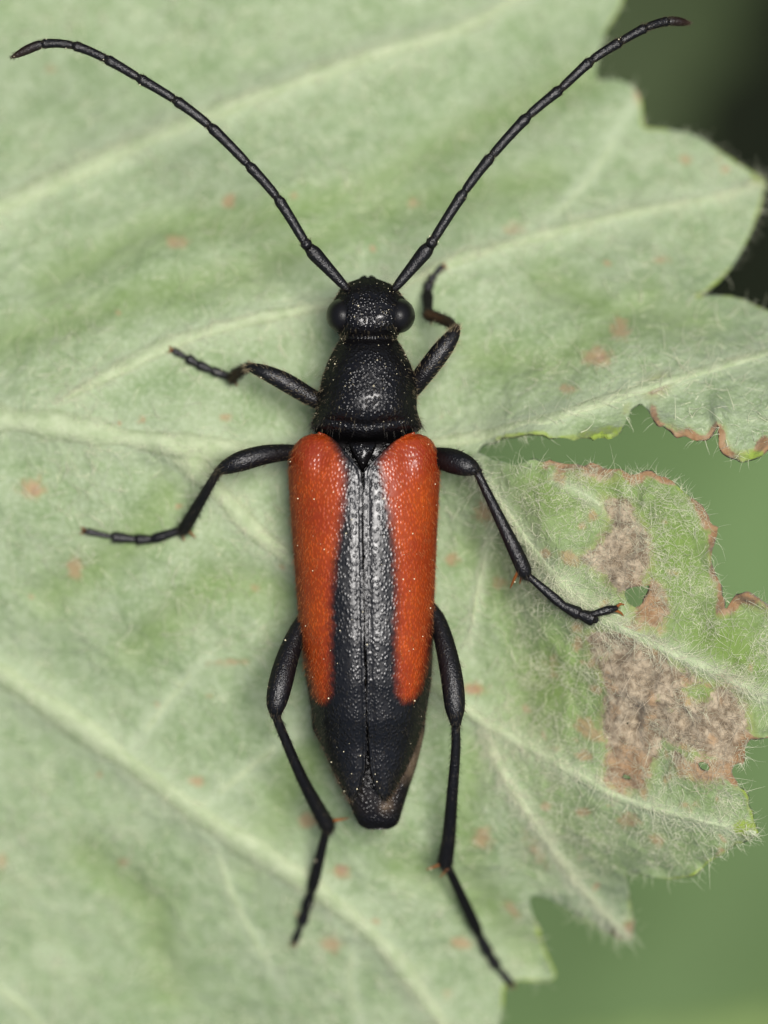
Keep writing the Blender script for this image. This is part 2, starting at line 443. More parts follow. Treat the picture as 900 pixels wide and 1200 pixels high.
def _tps(r2): return r2 * np.log(r2 + 1e-6)
_c = CTRL[:, :2] / 400.0
_K = _tps(((_c[:, None] - _c[None]) ** 2).sum(2)) + 0.004 * np.eye(len(_c))
_Pm = np.hstack([np.ones((len(_c), 1)), _c])
_A = np.block([[_K, _Pm], [_Pm.T, np.zeros((3, 3))]])
_W = np.linalg.solve(_A, np.concatenate([CTRL[:, 2], np.zeros(3)]))

def blob(x, y, cx, cy, rx, ry=None, rot=0):
    ry = ry or rx; c, s = math.cos(rot), math.sin(rot)
    u = (x - cx) * c + (y - cy) * s; v = -(x - cx) * s + (y - cy) * c
    return np.exp(-((u / rx) ** 2 + (v / ry) ** 2))

VEINS = [  # px polyline with half width
    [(-395, 455, 15), (-200, 468, 13), (0, 490, 12), (100, 504, 11), (200, 521, 10), (330, 531, 8), (450, 527, 7), (560, 511, 6), (640, 491, 5.5), (740, 459, 5), (850, 426, 4), (945, 400, 2.5)],
    [(195, 520, 9), (250, 570, 8.5), (300, 624, 8), (345, 660, 7.5), (450, 760, 6), (560, 842, 5), (640, 888, 4.5), (720, 933, 4), (800, 958, 3), (886, 977, 2)],
    [(-380, 560, 9), (-200, 655, 10), (0, 790, 10), (130, 880, 10), (250, 968, 10), (370, 1044, 9.5), (450, 1112, 8), (515, 1195, 6), (535, 1232, 3)],
    [(-380, 400, 8), (-150, 300, 8), (0, 240, 8.5), (100, 195, 8.5), (200, 150, 8), (320, 105, 7.5), (440, 62, 7), (560, 24, 6), (660, -40, 4), (730, -58, 2)],
    [(62, 474, 1.5), (110, 448, 5), (200, 402, 6), (280, 378, 5.5), (380, 357, 5.5), (470, 331, 5), (540, 302, 5), (620, 279, 5), (730, 250, 4.5), (850, 228, 3), (894, 211, 2)],
    [(562, 846, 4), (586, 900, 4), (625, 965, 3.5), (680, 1040, 3), (735, 1100, 2)],
    [(556, 552, 4), (592, 604, 4.5), (640, 668, 4.5), (700, 722, 4.5), (770, 756, 4.5), (845, 792, 4), (922, 830, 2.5)],
    [(575, 620, 2.0), (560, 690, 2.2), (548, 760, 1.6)],
    [(650, 560, 1.8), (690, 582, 2.0), (712, 600, 1.4)],
    [(345, 858, 3), (290, 902, 3.2), (235, 948, 3.6)],
    [(243, 770, 2), (200, 818, 2.4), (150, 885, 3)],
    [(248, 975, 3), (268, 1040, 2.8), (300, 1105, 2.4), (335, 1165, 1.6)],
    [(-120, 1090, 5), (-40, 1135, 5), (30, 1185, 4.5), (90, 1260, 3)],
    [(490, 0, 2), (420, -60, 2), (360, -120, 1.5)],
    [(420, 1085, 3), (410, 1150, 2.5), (430, 1220, 1.5)],
    [(620, 280, 2), (690, 210, 2), (748, 112, 1.5)],
]
QUILT = [[(60, 330), (180, 270), (300, 260), (420, 230), (560, 150), (690, 90)], [(0, 400), (160, 350), (300, 320), (430, 250), (640, 210)], [(60, 700), (150, 640), (200, 580)], [(160, 760), (250, 680), (330, 690)],
         [(300, 1010), (350, 900), (420, 860)], [(100, 1000), (180, 1060), (200, 1160)], [(640, 330), (720, 370), (820, 380)], [(560, 420), (650, 430), (760, 350)], [(560, 640), (600, 720), (620, 800)], [(470, 1010), (560, 1040), (620, 1110)], [(560, 880), (540, 960), (560, 1060)]]

def leaf_height(x, y):
    x = np.asarray(x, float); y = np.asarray(y, float); sh = x.shape
    p = np.stack([x.ravel(), y.ravel()], 1) / 400.0
    z = np.empty(len(p))
    for s in range(0, len(p), 20000):
        q = p[s:s + 20000]
        r2 = ((q[:, None] - _c[None]) ** 2).sum(2)
        z[s:s + 20000] = _tps(r2) @ _W[:-3] + _W[-3] + q @ _W[-2:]
    z = z.reshape(sh)
    crk = sstep(560, 660, x) * sstep(500, 560, y) * sstep(1080, 960, y)          # crinkled withered lobe
    z = z + (0.10 + 0.10 * crk) * fbm(x, y, 95, 3, 3)
    z = z + crk * 0.10 * (0.5 - np.abs(fbm(x, y, 46, 23, 3)))
    patch = blob(x, y, 790, 830, 80, 50) + blob(x, y, 735, 640, 40, 60)
    z = z + patch * (0.30 * (0.4 - np.abs(fbm(x, y, 30, 41, 3))))
    for v in VEINS[:9]:
        d, par = line_dist(x, y, v)
        w = np.interp(par, np.arange(len(v)), [q[2] for q in v])
        z = z + 0.016 * w * np.exp(-(d / (w * 2.2)) ** 2)
    for v in QUILT:
        d, _ = line_dist(x, y, v); z = z - 0.10 * np.exp(-(d / 22) ** 2)
    z = z - 0.12 * np.clip(1 - np.hypot((x - 742) / 40, (y - 875) / 60), 0, 1)
    # dry edges curl up, smooth green folds curl over
    z = z + 0.35 * blob(x, y, 842, 494, 9, 24) + 0.22 * blob(x, y, 713, 512, 16, 7) + 0.20 * blob(x, y, 690, 512, 14, 6) + 0.3 * blob(x, y, 872, 697, 18, 7) + 0.28 * blob(x, y, 872, 894, 10, 7)
    return z

OUTD = densify(OUT, 8, 2.6, 5)
HOLD = [densify(h, 3, 1.2, 15) for h in HOLES]
STEP = 4.0
gx = np.arange(-404, 972, STEP); gy = np.arange(-248, 1396, STEP)
XX, YY = np.meshgrid(gx, gy, indexing='ij')
pts = np.stack([XX.ravel(), YY.ravel()], 1)
dist, near, ins = seg_dist(pts, OUTD)
keepin = ins.copy(); edge_d = dist.copy(); target = near.copy()
for h in HOLD:
    dh, nh, ih = seg_dist(pts, h)
    keepin &= ~ih
    m = dh < edge_d; edge_d = np.where(m, dh, edge_d); target[m] = nh[m]
G = grid_faces(len(gx), len(gy))
sdv = np.where(keepin, np.maximum(edge_d, 0.05), -np.maximum(edge_d, 0.05))
nin = keepin[G].sum(1)
full_cells = G[nin == 4]
extra = []; extra_ed = []; cut = {}; rim_faces = {3: [], 4: [], 5: [], 6: []}
def crossing(p, q):
    k = (p, q) if p < q else (q, p)
    if k not in cut:
        t = sdv[p] / (sdv[p] - sdv[q])
        cut[k] = len(pts) + len(extra)
        extra.append(pts[p] + (pts[q] - pts[p]) * min(max(t, 0.04), 0.96))
        i_ = p if sdv[p] > 0 else q
        extra_ed.append(0.0 if edge_d[i_] > dist[i_] - 1e-6 else dist[i_])
    return cut[k]
for cell in G[(nin > 0) & (nin < 4)].tolist():
    poly = []
    for a_, b_ in zip(cell, cell[1:] + cell[:1]):
        if sdv[a_] > 0: poly.append(a_)
        if (sdv[a_] > 0) != (sdv[b_] > 0): poly.append(crossing(a_, b_))
    if len(poly) in rim_faces: rim_faces[len(poly)].append(poly)
apts = np.vstack([pts, np.array(extra)]); aed = np.concatenate([dist, extra_ed])
fl = [full_cells] + [np.array(v) for v in rim_faces.values() if v]
used = np.unique(np.concatenate([f.ravel() for f in fl]))
idx = -np.ones(len(apts), int); idx[used] = np.arange(len(used))
LX, LY = apts[used, 0], apts[used, 1]
ED = aed[used]
LZ = leaf_height(LX, LY)
rimcurl = sstep(14, 0, ED) * (fbm(LX, LY, 34, 77, 2)) * sstep(560, 640, LX) * sstep(440, 480, LY) * 0.22
LZ = LZ + rimcurl

POLY_W = [np.array(q, float) for q in (
    [(706, 583), (735, 592), (757, 622), (762, 660), (752, 690), (728, 694), (692, 662), (682, 652), (700, 640), (716, 618)],
    [(686, 745), (700, 738), (716, 742), (742, 732), (764, 765), (800, 785), (822, 800), (800, 808), (806, 824), (830, 822), (842, 800), (868, 815), (880, 850), (882, 868), (866, 872), (880, 900), (842, 890), (800, 874), (772, 862), (768, 885), (756, 922), (728, 930), (708, 912), (716, 880), (704, 850), (713, 812), (697, 778)],
    [(742, 702), (764, 680), (776, 690), (782, 716), (770, 742), (750, 735), (742, 716)],
    [(790, 885), (850, 890), (852, 905), (825, 915), (800, 905)])]
SPOTS = [(37, 572, 22, 18, 0), (88, 665, 10, 14, 0), (60, 80, 12, 9, 0), (268, 235, 9, 10, 0), (207, 284, 15, 10, 0), (268, 776, 30, 7, -0.05), (400, 1022, 16, 11, 0), (390, 1106, 14, 13, 0), (362, 962, 15, 10, 0),
         (605, 267, 21, 9, 0), (727, 385, 14, 17, 0), (700, 418, 20, 14, 0), (666, 456, 13, 9, 0), (568, 600, 15, 17, 0), (586, 683, 12, 11, 0), (555, 808, 19, 11, 0), (648, 776, 12, 13, .4), (685, 850, 16, 13, 0), (565, 982, 14, 15, 0),
         (628, 997, 12, 32, -.5), (540, 1105, 16, 9, 0), (737, 962, 18, 12, 0), (770, 985, 12, 10, .8), (684, 887, 12, 6, 0), (805, 945, 18, 10, 0), (640, 648, 9, 7, 0), (668, 655, 14, 9, .3), (682, 617, 7, 7, 0), (655, 560, 12, 10, 0),
         (748, 112, 7, 16, 0), (803, 186, 9, 7, 0), (850, 198, 7, 6, 0), (775, 305, 16, 8, 0), (485, 238, 9, 7, 0), (640, 945, 9, 7, 0), (265, 490, 9, 7, 0), (230, 915, 12, 9, 0), (300, 690, 9, 8, 0), (530, 655, 12, 8, 0), (525, 1165, 10, 8, 0),
         (733, 1096, 9, 14, .2), (890, 977, 8, 6, 0), (790, 671, 11, 7, 0), (650, 790, 10, 8, 0), (2, 1010, 6, 14, 0), (440, 1080, 10, 6, 0), (345, 230, 6, 6, 0), (600, 1065, 16, 7, .9), (167, 492, 8, 6, 0), (145, 1010, 8, 6, 0), (820, 905, 40, 14, .1), (725, 925, 26, 22, 0)]

_r = np.random.default_rng(33)
for _ in range(75):
    SPOTS.append((_r.normal(745, 65), _r.normal(830, 100), _r.uniform(3, 11), _r.uniform(3, 8), _r.uniform(0, 3)))
for _ in range(26):
    SPOTS.append((_r.uniform(-60, 860), _r.uniform(0, 1200), _r.uniform(3, 7), _r.uniform(3, 6), _r.uniform(0, 3)))

def leaf_marks(x, y, ed):
    w = np.zeros_like(x); p = np.stack([x, y], 1)
    box = (x > 640) & (y > 560) & (y < 960)
    for q in POLY_W:
        d, _, i = seg_dist(p[box], q)
        w[box] = np.maximum(w[box], sstep(-17, 15, np.where(i, d, -d)))
    spot = np.zeros_like(x)
    for cx, cy, rx, ry, a in SPOTS: spot = np.maximum(spot, (0.6 + 0.5 * ((cx * 7.3 + cy * 3.1) % 1.0)) * blob(x, y, cx, cy, rx, ry, a))
    # dried brown rim along the torn notch and the withered lobe
    near_rim = sstep(13, 1, ed + 7 * fbm(x, y, 22, 171, 2))
    segs = [[(755, 472), (771, 494), (811, 517), (842, 500), (850, 532), (900, 528)], [(652, 544), (708, 548), (740, 556), (788, 564), (832, 604), (842, 620), (834, 650), (846, 692), (850, 716), (872, 694), (900, 716)], [(900, 866), (868, 876), (876, 896), (856, 908)], [(733, 494), (755, 472), (780, 450)], [(738, 1104), (733, 1094)]]
    rb = np.zeros_like(x)
    for s in segs:
        d, _ = line_dist(x, y, s); rb = np.maximum(rb, sstep(26, 8, d) * sstep(-.85, -.05, fbm(x, y, 38, 191, 2)))
    w = np.maximum(w, rb * near_rim * 0.95)
    w = np.maximum(w, 1.1 * blob(x, y, 41, 574, 9, 8)); w = np.maximum(w, 0.9 * blob(x, y, 702, 419, 7, 6)); w = np.maximum(w, 0.9 * blob(x, y, 401, 1019, 7, 5)); w = np.maximum(w, 0.8 * blob(x, y, 556, 808, 11, 6)); w = np.maximum(w, 0.75 * blob(x, y, 770, 452, 20, 14, -0.6)); w = np.maximum(w, 0.8 * blob(x, y, 700, 556, 30, 11, .15)); w = np.maximum(w, 0.7 * blob(x, y, 828, 606, 10, 26, -.4))
    warm = np.clip(rb * near_rim + blob(x, y, 760, 712, 22, 30) + blob(x, y, 740, 905, 26, 26) + blob(x, y, 825, 900, 30, 14) * .8, 0, 1)
    rim = sstep(7, 0, ed) * 0.7 * (1 - rb) * sstep(-.2, .4, fbm(x, y, 60, 177, 2))
    for cx, cy, rx, ry in ((713, 508, 20, 10), (690, 510, 16, 8), (670, 516, 16, 8), (882, 534, 22, 8), (893, 209, 14, 10), (872, 970, 16, 12)): rim = np.maximum(rim, blob(x, y, cx, cy, rx, ry))
    rim = rim * sstep(-100, 100, x)
    tuft = np.zeros_like(x)
    for v in VEINS:
        d, par = line_dist(x, y, v); ww = np.interp(par, np.arange(len(v)), [q[2] for q in v])
        tuft = np.maximum(tuft, 0.75 * np.exp(-(d / (ww * 2.3 + 4)) ** 2))
    bare = np.clip(0.6 * blob(x, y, 660, 560, 80, 60) + 0.6 * blob(x, y, 790, 640, 60, 90) + 0.7 * blob(x, y, 850, 780, 60, 70) + 0.5 * blob(x, y, 640, 800, 70, 60) + 0.4 * sstep(575, 650, x) * sstep(535, 565, y) * sstep(1060, 1000, y), 0, 1)
    for v in QUILT:
        d, _ = line_dist(x, y, v); bare = np.maximum(bare, 0.45 * np.exp(-(d / 26) ** 2))
    return w, spot, rim, tuft, bare, warm

mw, ms, mr, mt, mb, mwa = leaf_marks(LX, LY, ED)
leaf = empty('leaf', tuple(P(-395.0, 455.0, float(leaf_height(-395.0, 455.0)))))
LO = np.array(leaf.location)
tag(leaf, 'large pale green felted leaf underside, with the beetle on it', 'leaf')
blade = mesh_obj('blade', P(LX, LY, LZ) - LO, [idx[f] for f in fl], M_LEAF, leaf, attrs={'marks': np.stack([mw, ms, mr], 1), 'felt': np.stack([mt, mb, mwa], 1)})
md = blade.modifiers.new('thickness', 'SOLIDIFY'); md.thickness = 0.08; md.offset = -1

for v in VEINS:
    c = catmull(v, 14)
    x, y, w = c[:, 0], c[:, 1], np.maximum(c[:, 2], 1.2)
    w = w * 1.6 * (1 + 0.25 * fbm(x, y, 40, 91, 2))
    tx, ty = np.gradient(x), np.gradient(y); ln = np.hypot(tx, ty) + 1e-9; nx, ny = -ty / ln, tx / ln
    a = np.linspace(-1, 1, 9)
    X = x[:, None] + nx[:, None] * w[:, None] * a; Y = y[:, None] + ny[:, None] * w[:, None] * a
    zc = leaf_height(x, y); Z = leaf_height(X, Y)
    dome = np.sqrt(np.maximum(0, 1 - a ** 2))
    taper = np.minimum(1, np.minimum(np.arange(len(x)), np.arange(len(x))[::-1]) / 8.0)
    Z = Z - 0.035 + (0.0045 * w * taper)[:, None] * dome + 0.03 * dome * taper[:, None]
    mesh_obj('vein', (P(X, Y, Z) - LO).reshape(-1, 3), grid_faces(len(x), 9), M_VEIN, leaf)
st = catmull([P(-360, 458, float(leaf_height(-360., 458.)) - .05), P(-395, 455, -0.6), P(-600, 440, -1.5), P(-1100, 430, -12), P(-1500, 420, -50), P(-1560, 420, GZ - 2)], 12)
Vv, Fv, _, _ = tube_arrays(st - LO, np.interp(np.arange(len(st)), [0, 20, len(st)], [0.2, 0.5, 0.9]), 12)
mesh_obj('stalk', Vv, Fv, M_STEM, leaf)

# felt of hairs on the leaf
def hair_batch(x, y, ln_px, lift, curl, rad, colfun, z_off=0.0, dirxy=None):
    n = len(x)
    z = leaf_height(x, y) + z_off
    th = rng.random(n) * 2 * np.pi if dirxy is None else dirxy
    up = lift * (0.4 + 1.2 * rng.random(n))
    d = np.stack([np.cos(th), np.sin(th), up], 1)
    b = np.stack([-np.sin(th) * curl * rng.normal(size=n), np.cos(th) * curl * rng.normal(size=n), -up * (0.5 + 1.2 * rng.random(n))], 1)
    L = ln_px * MM * (0.5 + rng.random(n))
    V, F, k = hair_arrays(P(x, y, z), d, L, np.full(n, rad) * (0.7 + 0.6 * rng.random(n)), b)
    return V, F, np.repeat(colfun(x, y), k, 0)

def accept(n, x0, x1, y0, y1, prob=None, margin=1.0):
    x = rng.uniform(x0, x1, n); y = rng.uniform(y0, y1, n)
    i = np.clip(np.round((x - gx[0]) / STEP).astype(int), 0, len(gx) - 1); j = np.clip(np.round((y - gy[0]) / STEP).astype(int), 0, len(gy) - 1)
    f = i * len(gy) + j
    ok = keepin[f] & (edge_d[f] > margin)
    if prob is not None: ok &= rng.random(n) < prob(x, y)
    return x[ok], y[ok]

def hair_col(x, y):
    n = len(x); base = np.array([0.86, 0.87, 0.66]) * (0.7 + 0.4 * rng.random((n, 1)))
    w = np.zeros(n); p = np.stack([x, y], 1)
    for q in POLY_W:
        d, _, i = seg_dist(p, q); w = np.maximum(w, sstep(-8, 14, np.where(i, d, -d) + 16 * fbm(x, y, 26, 201, 3) + 5 * rng.normal(size=n)))
    tan = np.array([0.62, 0.53, 0.40]) * (0.5 + 0.8 * rng.random((n, 1)))
    return base * (1 - w[:, None]) + tan * w[:, None]

lobe = lambda x, y: sstep(560, 640, x + 0.25 * (700 - y) * 0) * sstep(500, 545, y) * sstep(1060, 960, y)
parts = []
x, y = accept(30000, 560, 930, 530, 1040, lambda x, y: lobe(x, y) * (0.15 + 0.75 * sstep(-.3, .4, fbm(x, y, 30, 101, 2))))
parts.append(hair_batch(x, y, 12.5, 0.30, 1.6, 0.0033, hair_col))
x, y = accept(2000, 560, 930, 530, 1040, lobe)
parts.append(hair_batch(x, y, 27, 0.4, 1.3, 0.0040, hair_col))
x, y = accept(22000, -60, 960, -60, 1260, lambda x, y: 0.6 * (1 - lobe(x, y)) * (0.25 + 0.75 * sstep(-.3, .5, fbm(x, y, 60, 111, 3))), 4)
parts.append(hair_batch(x, y, 22, 0.4, 0.8, 0.0065, hair_col))
# tufts along the veins
for k, v in enumerate(VEINS[:8]):
    c = catmull(v, 20)
    n = (700 if k == 6 else 50) if k in (6, 7) else 520
    i = rng.integers(0, len(c), n); x = c[i, 0] + rng.normal(size=n) * (c[i, 2] + 2) * .8; y = c[i, 1] + rng.normal(size=n) * (c[i, 2] + 2) * .8
    j = np.minimum(i + 1, len(c) - 1); a = np.arctan2(-(c[j, 1] - c[i, 1]), c[j, 0] - c[i, 0])
    a = a + rng.normal(size=n) * 0.8 + rng.choice([-0.5, 0.5], n)
    m = (x > -60) & (x < 920) & (y > -60) & (y < 1260)
    ii = np.clip(np.round((x - gx[0]) / STEP).astype(int), 0, len(gx) - 1) * len(gy) + np.clip(np.round((y - gy[0]) / STEP).astype(int), 0, len(gy) - 1)
    m &= keepin[ii]
    parts.append(hair_batch(x[m], y[m], 28 if k in (6, 7) else 22, 0.35, 1.1, 0.0042, hair_col, 0.03, a[m]))
# fringe on the rim
q = OUTD; i = rng.integers(0, len(q), 3000); i = i[(q[i, 0] > 540) & (q[i, 1] > -20) & (q[i, 1] < 1220)]
tn = np.roll(q, -1, 0)[i] - q[i]
a = np.arctan2(-tn[:, 1], tn[:, 0]); a = a + np.pi / 2 + rng.normal(size=len(i)) * 0.6
ori = np.sign(((np.roll(q, -1, 0)[:, 0] - q[:, 0]) * (np.roll(q, -1, 0)[:, 1] + q[:, 1])).sum())
a = a + rng.normal(size=len(i)) * 0.5
keepf = rng.random(len(i)) < 0.15 + 0.85 * sstep(0.0, 0.5, fbm(q[i, 0], q[i, 1], 40, 131, 2)); i = i[keepf]; a = a[keepf]
parts.append(hair_batch(q[i, 0], q[i, 1], 13, 0.3, 1.2, 0.0034, hair_col, -0.02, a))
nv = 0; VV = []; FF = []; CC = []
for V, F, C in parts:
    VV.append(V - LO); FF.append(F + nv); CC.append(C); nv += len(V)
hair = mesh_obj('hair', np.vstack(VV), np.vstack(FF), M_HAIR, leaf, attrs={'tint': np.vstack(CC)})
hair['kind'] = 'stuff'

# ------------------------------------------------------------------ the beetle
beetle = empty('longhorn_beetle', tuple(P(428, 700, 0.3)))
BO = np.array(beetle.location)
tag(beetle, 'black longhorn beetle with orange red wing cases standing on the leaf', 'beetle')
hair_src = []       # (points, normals, tangents, count, length, radius, colour, lean)
pollen_src = []

def itp(tab, y):
    t = np.array(tab, float)
    return np.stack([np.interp(y, t[:, 0], t[:, k]) for k in range(1, t.shape[1])], -1)

def smooth1(a, n=2):
    for _ in range(n):
        b = a.copy(); b[1:-1] = 0.25 * a[:-2] + 0.5 * a[1:-1] + 0.25 * a[2:]; a = b
    return a

# body: head, neck, pronotum, thorax and abdomen in one surface.  y, centre x, half width, top z, bottom z, squareness
BODY = [(325, 431, 6, 1.70, 1.45), (328, 431, 15, 1.88, 1.35), (333, 431, 28, 2.05, 1.25), (342, 432.5, 36, 2.20, 1.15), (356, 434, 45, 2.36, 1.1), (370, 434, 47, 2.44, 1.05), (381, 433, 44, 2.42, 1.05),
        (389, 432.5, 37.5, 2.34, 1.1), (395, 432, 33, 2.20, 1.15), (398, 432, 33, 2.22, 1.15), (402, 432, 36.5, 2.38, 1.1), (412, 432, 42, 2.53, 1.05), (426, 432, 49, 2.66, 1.0), (444, 432, 55, 2.74, .95), (462, 431, 57.5, 2.81, .9),
        (480, 429.5, 59, 2.80, .9), (491, 429.5, 61.5, 2.72, .9), (499, 429.5, 64.5, 2.62, .95), (504, 429.5, 65, 2.54, 1.0), (508, 428.5, 58, 2.46, 1.0), (512, 428, 50, 2.34, 1.0), (517, 427.5, 60, 1.98, .95), (526, 427, 66, 1.95, .9), (545, 427, 68, 1.95, .8), (620, 427, 70, 1.9, .75),
        (720, 428, 69, 1.75, .75), (800, 430, 67, 1.6, .78), (840, 432, 67, 1.50, .8), (856, 432, 66, 1.46, .8), (875, 436, 58, 1.42, .8), (900, 440, 47.5, 1.42, .8), (925, 441, 38, 1.40, .8), (948, 442, 30, 1.32, .8), (962, 443, 25, 1.22, .82), (969, 443, 21, 1.12, .86), (972, 443, 12, 1.05, .92)]
ys = np.unique(np.concatenate([np.linspace(325, 410, 56), np.linspace(410, 530, 80), np.linspace(530, 840, 60), np.linspace(840, 972, 60)]))
tb = itp(BODY, ys); cx, hw, zt, zb = [smooth1(tb[:, k], 2) for k in range(4)]
NS = 72
a = np.linspace(0, 2 * np.pi, NS, endpoint=False)
ca, sa = np.cos(a), np.sin(a)
pw = 0.86
ex = np.sign(ca) * np.abs(ca) ** pw; ez = np.sign(sa) * np.abs(sa) ** pw
X = cx[:, None] + hw[:, None] * ex
zm = zb + (zt - zb) * 0.42
Z = zm[:, None] + np.where(ez > 0, (zt - zm)[:, None] * ez, (zm - zb)[:, None] * ez)
Y = np.repeat(ys[:, None], NS, 1)
# sinuate base of the pronotum with pulled-out hind corners, longitudinal furrow, frontal furrow of the head
pr = sstep(470, 500, ys) * sstep(519, 505, ys)
Y = Y + pr[:, None] * (6 * np.exp(-((X - 428) / 26) ** 2) - 3) * (ez > -.2)
Z = Z - (0.05 * np.exp(-((ys - 365) / 14) ** 2))[:, None] * np.exp(-((X - 432) / 10) ** 2)
Z = Z + (0.04 * np.exp(-((ys - 344) / 7) ** 2))[:, None] * (np.exp(-((X - 412) / 8) ** 2) + np.exp(-((X - 453) / 8) ** 2))
Z = Z - (0.07 * np.exp(-((ys - 495) / 5) ** 2))[:, None] * sstep(60, 30, np.abs(X - 429)) * (ez > 0)
tanm = 0.40 * sstep(845, 865, Y) * sstep(926, 905, Y) * sstep(8, 14, X - np.interp(Y, [840, 880, 920, 938], [500, 486, 468, 455]) + 12) * (X > 440)
tanm = np.maximum(tanm, 0.6 * blob(X, Y, 453, 943, 6, 8) + 0.025 * sstep(920, 930, Y) * sstep(962, 948, Y))
V = P(X, Y, Z).reshape(-1, 3)
F = grid_faces(len(ys), NS, True)
capf = [np.arange(NS)[None, ::1], (np.arange(NS) + (len(ys) - 1) * NS)[None, ::-1]]
body = mesh_obj('body', V - BO, [F] + capf, M_BODY, beetle, attrs={'marks': np.stack([tanm.ravel()] * 3, 1)})
body['label'] = 'black punctured head, pronotum and abdomen'

def vertex_normals(V, nr, nc, wrap):
    g = V.reshape(nr, nc, 3)
    du = np.gradient(g, axis=0)
    dv = (np.roll(g, -1, 1) - np.roll(g, 1, 1)) if wrap else np.gradient(g, axis=1)
    n = np.cross(dv, du); n /= np.linalg.norm(n, axis=2)[..., None] + 1e-9
    return n.reshape(-1, 3)

bn = vertex_normals(V, len(ys), NS, True)
cen = P(cx, ys, zm)
flip = np.sign(((V.reshape(len(ys), NS, 3) - cen[:, None]).reshape(-1, 3) * bn).sum(1)); bn = bn * flip[:, None]
yy = Y.ravel(); top = (Z.ravel() > np.repeat(zm, NS) - 0.3)
m = top & (yy > 330) & (yy < 505)
GOLD = np.array([0.50, 0.40, 0.24]); DARK = np.array([0.03, 0.025, 0.02])
back = np.array([0, -1.0, 0])
hair_src.append((V[m], bn[m], np.tile(back, (m.sum(), 1)), 700, 0.06, 0.0026, GOLD * 0.35, 1.2))
edge = m & (np.abs(bn[:, 2]) < 0.35)
hair_src.append((V[edge], bn[edge], np.tile(back, (edge.sum(), 1)), 300, 0.09, 0.0026, GOLD * 0.5, 0.8))
m2 = (yy > 490) & (yy < 508) & (np.abs(bn[:, 2]) < 0.8)
hair_src.append((V[m2], bn[m2], np.tile(back, (m2.sum(), 1)), 150, 0.12, 0.004, DARK, 1.2))
m3 = (yy > 860) & top & (bn[:, 2] < 0.6)
hair_src.append((V[m3], bn[m3], np.tile(back, (m3.sum(), 1)), 120, 0.09, 0.003, GOLD * 0.3, 1.0))
pollen_src.append((V[m & (bn[:, 2] > 0.1)], bn[m & (bn[:, 2] > 0.1)], 75))

# compound eyes
def eye(cx_, cy_, sgn):
    nu, nv_ = 28, 20
    th = np.linspace(0, 2 * np.pi, nu, endpoint=False); ph = np.linspace(0.02, np.pi - 0.02, nv_)
    T_, H_ = np.meshgrid(th, ph, indexing='xy')
    ux, uy, uz = np.sin(H_) * np.cos(T_), np.sin(H_) * np.sin(T_), np.cos(H_)
    dent = 1 - 0.22 * np.exp(-((ux * sgn + 0.8) / .45) ** 2 - ((uy + 0.7) / .5) ** 2)   # kidney notch by the feeler socket
    x = cx_ + 19 * ux * dent; y = cy_ + 20.5 * uy * dent; z = 1.95 + 0.37 * uz
    return mesh_obj('eye', P(x, y, z).reshape(-1, 3) - BO, grid_faces(nv_, nu, True)[:, ::-1], M_EYE, beetle)
eye(401, 370, -1); eye(467.5, 370, 1)

# palps below the front of the head
for sx in (-1, 1):
    c = catmull([P(431 + sx * 6, 336, 1.6), P(431 + sx * 7, 329, 1.4), P(431 + sx * 4, 326, 1.15)], 6)
    Vp, Fp, _, _ = tube_arrays(c - BO, np.linspace(.055, .05, len(c)), 10)
    mesh_obj('palp', Vp, Fp, M_LIMB, beetle, attrs={'marks': np.zeros((len(Vp), 3))})

# scutellum
sc_pts = np.array([(408, 518), (442, 518), (438, 530), (430, 545), (425, 553), (420, 545), (412, 530)], float)
cc = sc_pts.mean(0)
r1 = P(sc_pts[:, 0], sc_pts[:, 1], 2.30); r2 = P(cc[0] + (sc_pts[:, 0] - cc[0]) * .7, cc[1] + (sc_pts[:, 1] - cc[1]) * .7, 2.42); r0 = P(sc_pts[:, 0], sc_pts[:, 1], 1.9)
Vs = np.vstack([r0, r1, r2, P(cc[0], cc[1], 2.45)[None]]) - BO
fs = grid_faces(3, 7, True)[:, ::-1]; tri = np.array([[14 + (k + 1) % 7, 14 + k, 21] for k in range(7)])
mesh_obj('scutellum', Vs, [fs, tri], M_BODY, beetle, attrs={'marks': np.zeros((len(Vs), 3))})

# wing cases.  y, inner x, outer x, crest z, edge z
ELY_L = [(508.5, 376, 366, 2.10, 2.04), (511, 386, 357, 2.24, 1.95), (515, 392, 351, 2.36, 1.82), (521, 398, 345.5, 2.46, 1.66), (530, 406, 340.5, 2.56, 1.52), (541, 415, 338.5, 2.64, 1.42), (552, 424.3, 337.8, 2.69, 1.36), (570, 424.8, 338.5, 2.73, 1.3), (620, 425, 342, 2.77, 1.24),
         (690, 426, 347, 2.75, 1.2), (750, 427, 352.5, 2.68, 1.15), (800, 428, 359, 2.54, 1.12), (845, 429, 367, 2.32, 1.1), (875, 429.5, 377, 2.05, 1.12), (900, 429, 388, 1.92, 1.18), (920, 425, 398, 1.80, 1.26), (932, 420, 405, 1.70, 1.36), (939, 414, 410.5, 1.60, 1.48)]
ELY_R = [(508.5, 483, 491, 2.10, 2.04), (511, 473, 499, 2.24, 1.95), (515, 465, 505, 2.36, 1.82), (521, 457, 509, 2.46, 1.66), (530, 447, 513.5, 2.56, 1.52), (541, 436, 515.5, 2.64, 1.42), (552, 425.7, 515.8, 2.69, 1.36), (570, 426, 515, 2.73, 1.3), (620, 426.2, 512.5, 2.77, 1.24),
         (690, 427.2, 509.5, 2.75, 1.2), (750, 428.2, 508, 2.68, 1.15), (800, 429.4, 505.5, 2.54, 1.12), (845, 430.6, 498, 2.32, 1.1), (875, 431.5, 488, 2.05, 1.12), (900, 433, 477.5, 1.92, 1.18), (920, 438, 467, 1.80, 1.26), (932, 444, 460, 1.70, 1.36), (939, 450, 454, 1.60, 1.48)]

